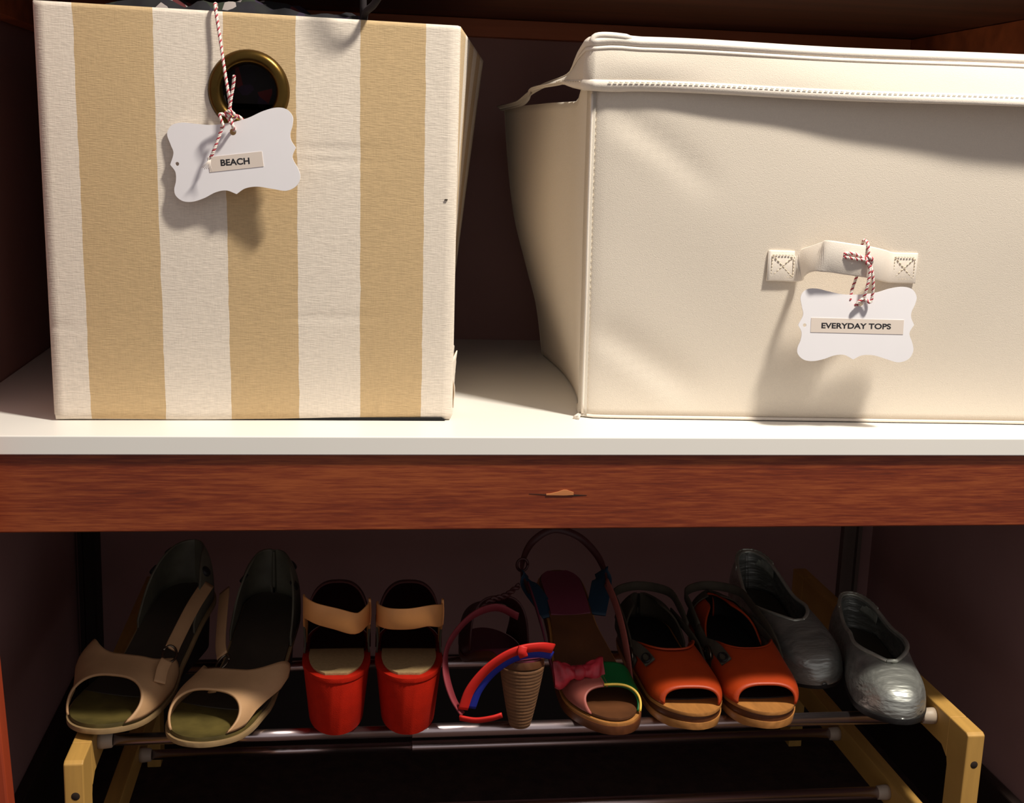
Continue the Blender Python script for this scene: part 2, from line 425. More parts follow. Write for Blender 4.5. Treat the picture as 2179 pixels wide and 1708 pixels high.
# brass grommet (domed ring) and its collar
prof = [(.0225, .006), (.0222, -.001), (.0232, -.0036), (.0258, -.0052), (.029, -.0052), (.0318, -.0036), (.0332, -.0010), (.0334, .0008)]
lathe('grommet', prof, 'brass', bx, 56, 'y', (GX-ox.x, .0545-ox.y, GZ))
lathe('grommet_collar', [(.0222, -.001), (.0218, .012), (.0232, .0125), (.0245, .0128)], 'brass', bx, 40, 'y', (GX-ox.x, .0555-ox.y, GZ))
box('thread_fleck', -.0575-ox.x, -.0550-ox.x, .0568-ox.y, .0590-ox.y, .1950, .1962, 'olive_suede', bx, bev=.0003)
# thin dark base board peeping out under the cover
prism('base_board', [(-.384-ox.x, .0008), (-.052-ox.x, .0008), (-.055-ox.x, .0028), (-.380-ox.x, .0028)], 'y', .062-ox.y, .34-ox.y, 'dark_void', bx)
# frayed edge of the cover at the foot of its right side
def frayed(u, v):
    y = .10+.16*u
    return Vector((-.0415+.006*u+.003*math.sin(u*40+v*5)*v-ox.x, y-ox.y, .004+.052*v*(.75+.25*math.sin(u*23))))
grid('frayed_edge', frayed, 40, 6, 'binding', bx, .0008)

# cloth inside the box, its top just over the rim
def cloth(u, v):
    x = -.375+.31*u; y = .075+.23*v
    e = min(u, 1-u, v, 1-v); w = sm(e/.10)
    h = .310+.036*w+.012*w*noise.noise(Vector((x*22, y*22, 3)))+.006*w*noise.noise(Vector((x*60, y*60, 1)))
    h += .010*math.exp(-((x+.235)/.06)**2)*w
    h -= .018*sm((x+.14)/.05)*w
    return Vector((x, y, h if w > .02 else .27))
sc = grid('folded_cloth', cloth, 60, 44, 'floral_cloth', None, .003)
tag(sc, 'dark flowered cloth piled up inside the striped box', 'cloth')
tube('tie_string', [(-.127, .10, .335), (-.127, .064, .346), (-.120, .045, .352), (-.114, .033, .363), (-.110, .020, .386), (-.108, .010, .416), (-.110, .010, .445), (-.116, .025, .462), (-.124, .06, .455), (-.128, .086, .40), (-.128, .09, .345)], .0030, 'dark_cord', sc, 60, 8)

# ------------------------------------------------------------------ hang tags
def catm2(pts, cusp, n=7):
    out = []; N = len(pts)
    for i in range(N):
        p1, p2 = pts[i], pts[(i+1) % N]
        p0 = pts[i-1] if i not in cusp else (2*p1[0]-p2[0], 2*p1[1]-p2[1])
        p3 = pts[(i+2) % N] if (i+1) % N not in cusp else (2*p2[0]-p1[0], 2*p2[1]-p1[1])
        for k in range(n):
            t = k/n
            out.append(tuple(.5*((2*p1[c])+(p2[c]-p0[c])*t+(2*p0[c]-5*p1[c]+4*p2[c]-p3[c])*t*t+(3*p1[c]-p0[c]-3*p2[c]+p3[c])*t**3) for c in (0, 1)))
    return out
TAG = [(1170, 735), (1000, 738), (850, 712), (730, 688), (630, 702), (578, 772), (596, 870), (612, 950), (568, 1050),
       (606, 1120), (600, 1200), (574, 1275), (582, 1335), (640, 1388), (730, 1402), (840, 1380), (950, 1340), (1050, 1334), (1140, 1376),
       (1225, 1334), (1340, 1330), (1480, 1366), (1600, 1394), (1700, 1358), (1742, 1280), (1728, 1200), (1698, 1130), (1696, 1085), (1734, 1020),
       (1700, 950), (1700, 890), (1730, 815), (1740, 740), (1690, 670), (1595, 648), (1470, 668), (1330, 712)]
TSC = .105/1166
TAG2 = [((x-1155)*TSC, -(y-1025)*TSC) for x, y in TAG]
outline = catm2(TAG2, {8, 18, 28})
def circ(cx, cz, r, n=14): return [(cx+r*math.cos(2*PI*i/n), cz+r*math.sin(2*PI*i/n)) for i in range(n)]
def card(name, parent, bend):
    """die-cut card with two punched holes: triangulated, extruded, bent"""
    cu = bpy.data.curves.new(name, 'CURVE'); cu.dimensions = '2D'; cu.fill_mode = 'BOTH'; cu.extrude = .0005
    for loop in (outline, circ(*TOPH, .0028), circ((-.047), -.0022, .0016)):
        sp = cu.splines.new('POLY'); sp.points.add(len(loop)-1); sp.use_cyclic_u = True
        for p, q in zip(sp.points, loop): p.co = (q[0], q[1], 0, 1)
    o = bpy.data.objects.new(name, cu); COL.objects.link(o); bpy.context.view_layer.update()
    dg = bpy.context.evaluated_depsgraph_get()
    me = bpy.data.meshes.new_from_object(o.evaluated_get(dg)); bpy.data.objects.remove(o)
    me.transform(Matrix.Rotation(PI/2, 4, 'X'))          # card stands in the XZ plane, face to -Y
    me.materials.clear()
    return link(name, me, 'card', parent)
TOPH = (.0023, .0165+.002)
def lettering(name, word, width, height, parent, y):
    cu = bpy.data.curves.new(name, 'FONT'); cu.body = word; cu.align_x = 'CENTER'; cu.align_y = 'CENTER'; cu.size = .01; cu.extrude = .00008; cu.offset = .00028
    o = bpy.data.objects.new(name, cu); COL.objects.link(o); bpy.context.view_layer.update()
    dg = bpy.context.evaluated_depsgraph_get()
    me = bpy.data.meshes.new_from_object(o.evaluated_get(dg)); bpy.data.objects.remove(o)
    xs = [v.co.x for v in me.vertices]; ys = [v.co.y for v in me.vertices]
    sx = width/(max(xs)-min(xs)); sy = height/(max(ys)-min(ys)); mx = (max(xs)+min(xs))/2; my = (max(ys)+min(ys))/2
    me.transform(Matrix.Diagonal((sx, sy, 1, 1)) @ Matrix.Translation((-mx, -my, 0)))
    me.transform(Matrix.Translation((0, y, 0)) @ Matrix.Rotation(PI/2, 4, 'X'))
    me.materials.clear()
    return link(name, me, 'ink', parent)
def twine_geo(V, F, MI, pts, n, pitch=.0050, off=.00074, r=.00074, fray=0):
    path = cr(pts, n); fr = frames(path); L = 0; acc = [0]
    for i in range(n): L += (path[i+1]-path[i]).length; acc.append(L)
    for s in range(3):
        P = []
        for i, (t, u, w) in enumerate(fr):
            a = acc[i]/pitch*2*PI+s*2*PI/3
            P.append(path[i]+u*(math.cos(a)*off)+w*(math.sin(a)*off))
        f0 = len(F); tube_geo(P, r, 6, V, F); MI += [1 if s == 0 else 0]*(len(F)-f0)
def twine(name, runs, parent):
    V = []; F = []; MI = []
    for pts in runs:
        L = sum((Vector(pts[i+1])-Vector(pts[i])).length for i in range(len(pts)-1))
        twine_geo(V, F, MI, pts, max(12, int(L/.0007)))
    me = mesh(name, V, F); o = link(name, me, ['twine_white', 'twine_red'], parent, True)
    me.polygons.foreach_set('material_index', MI); return o

# BEACH tag
tb = thing('hang_tag', 'white die-cut hang tag reading BEACH on the striped box', 'tag', (-.2335, .0405, .2275), group='hang tags on the bins',
           rot=(math.radians(-4), math.radians(-8), math.radians(-9)))
card('card', tb, 0)
lb = box('tape_label', -.0225+.0015, .0225+.0015, -.00085, -.00045, -.0118, .0004, 'tape', tb, bev=0)
lt = lettering('lettering', 'BEACH', .0240, .0053, lb, 0); lt.location = (.001, -.00087, -.0056); lt.rotation_euler = (0, math.radians(2), 0)
inv = (Matrix.Translation(tb.location) @ tb.rotation_euler.to_matrix().to_4x4()).inverted()
def loc(pts, inv): return [inv @ Vector(p) for p in pts]
kx, ky, kz = -.2350, .037, .2585
runs = [[(-.2475, .0605, .3445), (-.2475, .056, .3470), (-.2475, .0505, .3455), (-.2462, .049, .336), (-.2435, .0475, .318), (-.2395, .043, .292), (-.2362, .040, .272), (kx, ky, kz)],
        [(-.2315, .033, .2905), (-.2325, .035, .283), (-.2345, .036, .272), (kx-.001, ky-.001, kz), (kx, ky-.003, kz-.006)],
        [(kx, ky-.002, kz), (kx+.002, ky-.004, kz-.008), (-.2330, .0385, .2495), (-.2325, .043, .2470)],
        [(kx, ky+.002, kz+.002), (kx+.006, ky+.004, kz), (-.2270, .042, .2570), (-.2250, .046, .255)],
        [(kx, ky-.003, kz), (kx-.008, ky-.004, kz+.001), (kx-.006, ky-.005, kz-.007), (-.2420, .034, .2480), (-.2475, .0335, .2330), (-.2510, .0345, .2250)],
        [(kx-.004, ky-.003, kz+.002), (kx, ky-.005, kz+.004), (kx+.004, ky-.003, kz), (kx, ky-.001, kz-.003), (kx-.004, ky-.003, kz+.001)]]
tw = twine('twine', [loc(r, inv) for r in runs], tb)
V = []; F = []
for i in range(7):
    a = (i-3)*.12; p = Vector((-.2510, .0345, .2255)); d = Vector((-.35+math.sin(a)*.9, -.12, -1)).normalized()
    tube_geo([inv @ p, inv @ (p+d*.006), inv @ (p+d*(.010+.003*random.random())+Vector((a*.004, 0, 0)))], .00022, 4, V, F)
link('frayed_end', mesh('frayed_end', V, F), 'twine_white', tb, True)

# ------------------------------------------------------------------ cream bin
bn = thing('storage_bin', 'cream canvas bin with a folded cuff, a stitched handle and a bowed left side', 'storage bin', (.3, .24, 0))
on = Vector((.3, .24, 0))
fdir = Vector((.999, -.0453, 0)); WB = .462
cFL = (tab((0, .0741), (.1, .0715), (.2, .0685), (.3, .0660)), tab((0, .0778), (.15, .070), (.3, .060)))
cBL = (tab((0, .092), (.06, .082), (.1, .070), (.17, .050), (.23, .041), (.3, .034)), tab((0, .43), (.3, .42)))
cBR = (tab((0, .548), (.3, .556)), tab((0, .41), (.3, .40)))
def bcorners(z):
    fl = Vector((cFL[0](z), cFL[1](z), z)); fr = fl+fdir*WB; fr.z = z
    return [fl, fr, Vector((cBR[0](z), cBR[1](z), z)), Vector((cBL[0](z), cBL[1](z), z))]
HBN = .318
def ridge(x, z, x0, z0, x1, z1, wd, amp):
    dx, dz = x1-x0, z1-z0; L = math.hypot(dx, dz); s = ((x-x0)*dx+(z-z0)*dz)/L; q = ((x-x0)*dz-(z-z0)*dx)/L
    e = sm(s/(L*.25))*sm((L-s)/(L*.4)) if 0 < s < L else 0
    return amp*e*math.exp(-(q/wd)**2)
def ht(side, s):      # height of the body's own rim
    if side == 3: return lerp(.318, .2845, sm((1-s)/.16))
    if side == 2: return .2845
    if side == 1: return lerp(.318, .2845, sm((s-.4)/.6))
    return .318
TOP3 = tab((0, .3345), (.05, .3285), (.17, .311), (.53, .2965), (.7, .2885), (1, .286))
LOW3 = tab((0, .292), (.06, .2945), (.17, .3000), (.36, .2985), (.53, .2945), (.7, .2840), (1, .282))
def bin_pt(side, s, z, off=0):
    C = bcorners(z); a, b_ = C[side], C[(side+1) % 4]
    p = a.lerp(b_, s); nrm = (b_-a).cross(Vector((0, 0, 1))).normalized()
    v = z/HBN; d = off
    edge = min(s, 1-s); d -= .006*math.exp(-edge/.012)*(1 if side in (0, 1) or s > .5 or True else 0)   # rounded corners
    if side == 0:
        x = s*WB
        d += .004*math.sin(PI*s)*math.sin(PI*min(v, 1))
        d += ridge(x, z, .010, .285, .13, .20, .012, -.0022)+ridge(x, z, .006, .262, .10, .215, .012, .0008)
        d += ridge(x, z, .0, .09, .13, .012, .016, -.0028)+ridge(x, z, .0, .075, .10, .004, .010, .0016)
        d += .0008*noise.noise(Vector((x*12, z*12, 0)))
    if side == 3:
        d += .010*math.sin(PI*s)*math.sin(PI*v)-.012*math.sin(PI*s)*(1-v)**3
        d -= .006*math.exp(-((s-.80)/.10)**2)*sm(v*3)
    return p+nrm*d
ST = []
for side, n in ((0, 56), (1, 16), (2, 20), (3, 30)):
    for i in range(n):
        t = i/n
        ST.append((side, t))
    # extra stations hugging the corners
ST2 = []
for side in range(4):
    ss = sorted({t for sd_, t in ST if sd_ == side} | {.0, .006, .014, .028, .972, .986, .994})
    ST2 += [(side, t) for t in ss]
NB = len(ST2)
def shell_bin(u, v):
    i = int(round(u*NB)) % NB; sd_, t = ST2[i]; z = .0015+(ht(sd_, t)-.0015)*v
    return bin_pt(sd_, t, z)-on
body = grid('body', shell_bin, NB, 40, 'canvas', bn, .0025, -1, closed_u=True)
fl = [bin_pt(sd_, t, .002)-on+Vector((0, 0, .001)) for sd_, t in ST2]
link('bottom_panel', fix(mesh('bottom_panel', fl, [tuple(range(len(fl)))])), 'canvas', bn)
# piping along the foot, with the corner ear
foot = [bin_pt(0, i/40, .0022, .0012)-on for i in range(41)]
ear = [bin_pt(3, 1-.12*k/5, .0022+.0004*k, .0012)-on for k in range(5, 0, -1)]
tube('foot_piping', ear+[Vector((.0675, .0735, .0016))-on, Vector((.0700, .0700, .0016))-on]+foot, .0015, 'binding', bn, raw=True)
# corner seam
tube('corner_seam', [bin_pt(0, .004, .004+.285*k/30, .0014)-on for k in range(31)], .0013, 'binding', bn, raw=True)
V = []; F = []
def stitch(a, b, r=.00045):
    tube_geo([Vector(a), (Vector(a)+Vector(b))/2, Vector(b)], r, 5, V, F)
for k in range(48):
    z = .008+.28*k/48; stitch(bin_pt(0, .011, z, .0008)-on, bin_pt(0, .011, z+.0034, .0008)-on)
tag(link('seam_stitching', mesh('seam_stitching', V, F), 'stitch', bn, True), None, None, kind='stuff')
# folded cuff : band, bottom binding, top piping, its stitching
def zt(side, s):      # top edge height
    if side == 0: return .3345+.0015*math.sin(s*9)*(1-s)
    if side == 3: return TOP3(1-s)
    if side == 2: return .286
    return lerp(.3345, .286, sm((s-.3)/.7))
def cuff_pt(side, s, v, extra=0):
    """v 0 = lower edge, 1 = top edge"""
    zb = LOW3(1-s) if side == 3 else zt(side, s)-(.0425 if side < 2 else .004); zb = lerp(zb, .282, sm((s-.5)/.5)) if side == 1 else zb; z = lerp(zb, zt(side, s), v)
    if side == 0: fl_ = .0045+.019*sm(s/.95)
    elif side == 1: fl_ = .02
    elif side == 2: fl_ = -.001
    else: fl_ = .0055+.010*sm((1-s)/.15)-.016*sm((.62-s)/.25)
    d = lerp(fl_, .0035, max(v, 0)**.8)+.0025*math.sin(PI*v)+.006*math.exp(-min(s, 1-s)/.012)+extra
    d += .0010*noise.noise(Vector((s*6+side*9, v*2, 4)))
    if side == 0 and s < .08: z += .0022*math.sin(PI*s/.08)*(v-.3)
    zz = min(z, .317); p = bin_pt(side, s, zz, d)
    p.z = z
    return p
def cuff(u, v):
    i = int(round(u*NB)) % NB; sd_, t = ST2[i]; return cuff_pt(sd_, t, v)-on
cf = grid('cuff', cuff, NB, 10, 'canvas', bn, .0022, -1, closed_u=True)
def band(v0, v1, amp):
    def fn(u, w):
        i = int(round(u*NB)) % NB; sd_, t = ST2[i]
        return cuff_pt(sd_, t, lerp(v0, v1, w), amp*math.sin(PI*w)+.0003)-on
    return fn
grid('lower_binding', band(-.02, .20, .0022), NB, 6, 'binding', cf, .001, -1, closed_u=True)
grid('top_piping', band(.84, 1.05, .0034), NB, 6, 'binding', cf, .001, -1, closed_u=True)
grid('top_ridge', band(.76, .85, .0012), NB, 4, 'binding', cf, .0008, -1, closed_u=True)
V = []; F = []
for k in range(96):
    s = .03+.97*k/96; stitch(cuff_pt(0, s, .155, .0028)-on, cuff_pt(0, min(1, s+.006), .155, .0028)-on, .0004)
for k in range(14):
    s = .99-.2*k/14; stitch(cuff_pt(3, s, .155, .0028)-on, cuff_pt(3, s-.008, .155, .0028)-on, .0004)
tag(link('cuff_stitching', mesh('cuff_stitching', V, F), 'stitch', cf, True), None, None, kind='stuff')
tube('lining_fold', [cuff_pt(0, .004, .97, .001)-on+Vector((-.004, 0, -.003)), cuff_pt(0, .008, 1, .001)-on+Vector((-.002, 0, .001)), cuff_pt(0, .03, 1.02, .002)-on, cuff_pt(0, .07, 1.0, .002)-on], [.002]+[.0028]*11+[.0015], 'binding', cf, 12)

# handle on the front, its middle pulled out
def hpt(x, d, z):
    s = (x-cFL[0](z))/(WB*.999); p = bin_pt(0, s, z, d); return p-on
hp = [(.2345, .0018, .1455), (.250, .0018, .1455), (.2615, .0020, .1455), (.2655, .010, .1500), (.2700, .026, .1560), (.2760, .0365, .1580), (.295, .036, .1560), (.315, .031, .1535), (.333, .018, .1500), (.344, .006, .1475), (.352, .0020, .1465), (.3725, .0018, .1465)]
ups = [(.03, 0, 1)]*3+[(.25, -.1, 1), (.45, -.15, 1), (.28, -.1, 1), (.12, -.05, 1), (.10, 0, 1), (.06, 0, 1)]+[(.02, 0, 1)]*3
hd = ribbon('handle', [hpt(*p) for p in hp], .0275, .0026, ups, 'binding', bn, 70)
V = []; F = []
def patch_stitch(x0, x1, z0, z1):
    def run(a, b, n):
        for k in range(n):
            p, q = k/n, (k+.6)/n
            A = (lerp(a[0], b[0], p), lerp(a[1], b[1], p)); B = (lerp(a[0], b[0], q), lerp(a[1], b[1], q))
            stitch(hpt(A[0], .0033, A[1]), hpt(B[0], .0033, B[1]), .00045)
    run((x0, z1), (x1, z1), 7); run((x0, z0), (x1, z0), 7); run((x0, z0), (x0, z1), 7); run((x1, z0), (x1, z1), 7)
    run((x0, z0), (x1, z1), 8); run((x0, z1), (x1, z0), 8)
patch_stitch(.238, .258, .1355, .1555); patch_stitch(.351, .370, .1365, .1565)
tag(link('handle_stitching', mesh('handle_stitching', V, F), 'stitch', hd, True), None, None, kind='stuff')

# EVERYDAY TOPS tag
te = thing('hang_tag', 'white die-cut hang tag reading EVERYDAY TOPS on the cream bin', 'tag', (.3085, .024, .0985), group='hang tags on the bins',
           rot=(math.radians(-5), 0, math.radians(-4)))
card('card', te, 0)
lb = box('tape_label', -.0415, .0425, -.00085, -.00045, -.0083, .0045, 'tape', te, bev=0)
lt = lettering('lettering', 'EVERYDAY TOPS', .063, .0050, lb, 0); lt.location = (-.0005, -.00087, -.0018); lt.rotation_euler = (0, math.radians(-.6), 0)
inv = (Matrix.Translation(te.location) @ te.rotation_euler.to_matrix().to_4x4()).inverted()
k = Vector((.3120, .0195, .1560))
runs = [[(.3115, .0365, .162), (.3110, .031, .1715), (.3108, .0215, .1700), (.3115, .0195, .163), tuple(k), (.3130, .0185, .150)],
        [(.2885, .018, .1605), (.296, .0165, .1612), (.304, .018, .1585), tuple(k)],
        [(.2885, .018, .1580), (.296, .0155, .1570), (.304, .017, .1560), tuple(k), (.316, .020, .157)],
        [tuple(k), (.3135, .0175, .146), (.3125, .0175, .134), (.3110, .0195, .122), (.3100, .0225, .1175)],
        [tuple(k), (.3155, .0175, .146), (.3180, .0180, .134), (.3185, .0195, .122), (.3165, .0190, .1185), (.3130, .0205, .1205), (.3100, .0225, .1175)],
        [(.3110, .0195, .122), (.3060, .0190, .1185), (.3045, .0210, .1150), (.308, .0225, .1165)],
        [(.3080, .0275, .1500), (.3065, .0285, .140), (.3030, .0280, .128), (.3015, .0265, .119)],
        [k+Vector((-.002, 0, .003)), k+Vector((.002, -.003, .001)), k+Vector((.0025, -.001, -.003)), k+Vector((-.002, -.002, -.003)), k+Vector((-.002, 0, .003))]]
twine('twine', [loc(r, inv) for r in runs], te)

# ------------------------------------------------------------------ shoe rack
rk = thing('shoe_rack', 'two-tier pine shoe rack with chrome rails under the shelf', 'shoe rack', (.043, .15, ZF))
orr = Vector((.043, .15, ZF))
def side_frame(x0, x1, hole_x):
    a = [(0, ZF+.0005), (0, -.2905), (.004, -.2880), (.335, -.2880), (.335, -.325), (.335, ZF+.0005), (.300, ZF+.0005), (.300, -.447), (.036, -.447), (.036, ZF+.0005)]
    # frame as an outline with a window between the upper and the lower rail
    bm = bmesh.new()
    def quad(pts):
        v0 = [bm.verts.new((x0, y, z)) for y, z in pts]; v1 = [bm.verts.new((x1, y, z)) for y, z in pts]
        bm.faces.new(v0); bm.faces.new(list(reversed(v1)))
        for i in range(len(pts)):
            j = (i+1) % len(pts); bm.faces.new((v0[i], v1[i], v1[j], v0[j]))
    Y0, Y1, P = .0025, .475, .036
    rail_b, low_t, low_b = -.323, -.418, -.448
    outer = [(Y0, ZF+.0005), (Y0, -.2905), (Y0+.004, -.2885), (Y1, -.2885), (Y1, ZF+.0005)]
    quad([(Y0, ZF+.0005), (Y0, -.2905), (Y0+.004, -.2885), (Y0+P, -.2885), (Y0+P, rail_b-.008), (Y0+P-.002, rail_b-.014), (Y0+P-.002, ZF+.0005)])
    quad([(Y0+P, -.2885), (Y1-P, -.2885), (Y1-P, rail_b), (Y0+P+.012, rail_b), (Y0+P, rail_b-.008)])
    quad([(Y1-P, -.2885), (Y1, -.2885), (Y1, ZF+.0005), (Y1-P, ZF+.0005)])
    quad([(Y0+P-.002, low_t), (Y1-P, low_t), (Y1-P, low_b), (Y0+P-.002, low_b)])
    bmesh.ops.recalc_face_normals(bm, faces=bm.faces)
    for v in bm.verts: v.co -= orr
    me = bpy.data.meshes.new('side_frame'); bm.to_mesh(me); bm.free()
    o = link('side_frame', me, 'pine', rk)
    bv = o.modifiers.new('round', 'BEVEL'); bv.width = .0012; bv.segments = 2; bv.limit_method = 'ANGLE'
    lathe('screw_hole', [(0, -.0006), (.0034, -.0006), (.0040, -.0001), (.0044, .0004)], 'hole', o, 16, 'y', (hole_x-orr.x, .0028-orr.y, -.3205-orr.z))
    return o
side_frame(-.3788, -.3622, -.3695)
side_frame(.4470, .4644, .4565)
def bar(y, z, joint):
    o = bpy.data.objects
    a = lathe('rail', [(0, 0), (.0056, 0), (.0056, 1), (0, 1)], 'chrome', rk, 20, 'x')
    a.scale = (joint+.3622+.02, 1, 1); a.location = Vector((-.3622, y, z))-orr
    me = lathe('sleeve', [(.0050, 0), (.0066, 0), (.0069, .0006), (.0066, .0014), (.0066, .447-joint), (0, .447-joint)], 'chrome', rk, 20, 'x')
    me.name = 'rail'; me.location = Vector((joint, y, z))-orr
    c = lathe('end_collar', [(.0050, 0), (.0082, 0), (.0082, .004), (.0072, .012), (.0058, .013)], 'plastic_cap', rk, 18, 'x'); c.location = Vector((-.3620, y, z))-orr
    c = lathe('end_collar', [(.0050, 0), (.0082, 0), (.0082, -.004), (.0074, -.012), (.0064, -.013)], 'plastic_cap', rk, 18, 'x'); c.location = Vector((.4468, y, z))-orr
bar(.070, -.302, -.076); bar(.226, -.302, -.076)
bar(.288, -.430, -.062); bar(.150, -.430, -.062)
ZR = -.2953      # top of the rails

# ------------------------------------------------------------------ shoes
class Last:
    """foot form: y runs from toe (0) to heel (L); outline, footbed height and instep height along it"""
    def __init__(s, L, W, f, H, c=((0, 0), (1, 0)), rt=.2, rh=.16, mx=1, e=.72, closeH=False, pe=2.2):
        s.L = L; s.W = tab(*W); s.f = tab(*f); s.Hh = tab(*H); s.cc = tab(*c); s.rt = rt; s.rh = rh; s.mx = mx; s.e = e; s.closeH = closeH; s.pe = pe
    def cap(s, t):
        k = 1
        if t < s.rt: k *= max(0, 1-((s.rt-t)/s.rt)**s.pe)**(1/s.pe)
        if t > 1-s.rh: k *= max(0, 1-((t-1+s.rh)/s.rh)**s.pe)**(1/s.pe)
        return max(k, .02)
    def hw(s, t): return s.W(t)*s.cap(t)
    def H(s, t): return s.Hh(t)*(s.cap(t)**(.5+.5*math.exp(-t/.02)) if s.closeH and t < .5 else 1)
    def pt(s, t, th, off=0):
        c, q = math.cos(th), math.sin(th)
        k = s.cap(t)
        yo = 0
        if t < s.rt: yo = -off*(1-k)
        if t > 1-s.rh: yo = off*(1-k)
        return Vector((s.mx*(s.cc(t)+math.copysign(abs(c)**s.e, c)*(s.hw(t)+off)), t*s.L+yo, s.f(t)+abs(q)**s.e*(s.H(t)+off)))
    def up(s, t, x, z, off=0):
        """free point: x in half-widths, z metres over the footbed"""
        return Vector((s.mx*(s.cc(t)+x*(s.hw(t)+off)), t*s.L, s.f(t)+z))
def ts(n, a=0, b=1): return [a+(b-a)*(.5-.5*math.cos(PI*i/n)) for i in range(n+1)]
def slab(name, La, top, bot, m, parent, off=0, bscale=1.0, n=36, t0=0, t1=1, dish=0, ysc=1):
    """solid following the outline between two height functions"""
    T = ts(n, t0, t1); mcol = 14; V = []; F = []
    for t in T:
        k = La.cap(t); ye = 0
        if t < La.rt: ye = -off*(1-k)
        if t > 1-La.rh: ye = off*(1-k)
        h = max(.0006, La.hw(t)+off)
        us = [math.sin(PI/2*(-1+2*j/mcol)) for j in range(mcol+1)]
        for u in us: V.append(Vector((La.mx*(La.cc(t)+u*h), t*La.L+ye, top(t)-dish*(1-u*u)*min(1, k))))
        yb = (t-.5)*La.L*ysc+.5*La.L+ye
        for u in reversed(us): V.append(Vector((La.mx*(La.cc(t)+u*h*bscale), yb, bot(t))))
    R = 2*(mcol+1)
    for i in range(n):
        for j in range(R): F.append((i*R+j, (i+1)*R+j, (i+1)*R+(j+1) % R, i*R+(j+1) % R))
    F.append(tuple(range(R))); F.append(tuple(n*R+j for j in reversed(range(R))))
    o = link(name, fix(mesh(name, V, F)), m, parent, True)
    bv = o.modifiers.new('round', 'BEVEL'); bv.width = .0008; bv.segments = 2; bv.limit_method = 'ANGLE'; bv.angle_limit = math.radians(50)
    return o
def upper(name, La, tf, tb_, th0, th1, m, parent, thick=.0018, off=.0005, nu=28, nv=18):
    """piece of the upper: theta from th0 to th1, at each theta from t=tf(theta) to tb(theta)"""
    def fn(u, v):
        th = lerp(th0, th1, u); a, b_ = tf(th), tb_(th)
        return La.pt(lerp(a, b_, v), th, off)
    return grid(name, fn, nu, nv, m, parent, thick, 1)
def wall(name, La, t0, t1, thmax, m, parent, thick=.0018, off=.0005, nu=40, nv=12):
    """upper that leaves the top open: both sides from the sole up to theta = thmax(t); joins over the foot where thmax = pi/2"""
    V = []; F = []; T = ts(nu, t0, t1)
    N = 2*nv+2
    for t in T:
        a = thmax(t)
        for j in range(nv+1): V.append(La.pt(t, a*j/nv, off))
        for j in range(nv+1): V.append(La.pt(t, PI-a*(1-j/nv), off))
    for i in range(nu):
        for j in range(N-1):
            if j == nv and (thmax(T[i]) < PI/2-.02 or thmax(T[i+1]) < PI/2-.02): continue
            F.append((i*N+j, (i+1)*N+j, (i+1)*N+j+1, i*N+j+1))
    for i, on_ in ((nu, t1 > .99), (0, t0 < .01)):
        if on_:
            for j in range(nv): F.append((i*N+j, i*N+j+1, i*N+N-2-j, i*N+N-1-j) if i else (i*N+j+1, i*N+j, i*N+N-1-j, i*N+N-2-j))
    me = mesh(name, V, F); bm = bmesh.new(); bm.from_mesh(me); bmesh.ops.remove_doubles(bm, verts=bm.verts, dist=2e-5)
    bmesh.ops.dissolve_degenerate(bm, edges=bm.edges, dist=1e-6); bm.to_mesh(me); bm.free()
    o = link(name, me, m, parent, True)
    md = o.modifiers.new('thickness', 'SOLIDIFY'); md.thickness = thick; md.offset = 1
    return o
def edge_tube(name, La, fn, n, r, m, parent, off=.001):
    return tube(name, [La.pt(*fn(i/n), off) for i in range(n+1)], r, m, parent, raw=True, sides=6)
GRP = 'shoes on the pine rack'
def shoe(name, label, cat, x, y, ang, back=False, z=ZR, L=.24, tilt=(0, 0)):
    """x,y = toe tip (or heel end when turned away); ang = degrees the shoe axis is turned clockwise from straight back"""
    a = math.radians(ang)
    if back: loc_ = Vector((x, y, z))+Vector((math.sin(a), math.cos(a), 0))*L; rz = PI-a
    else: loc_ = Vector((x, y, z)); rz = -a
    o = thing(name, label, cat, loc_, group=GRP, rot=(tilt[0], tilt[1], rz)); o.rotation_mode = 'XYZ'
    return o

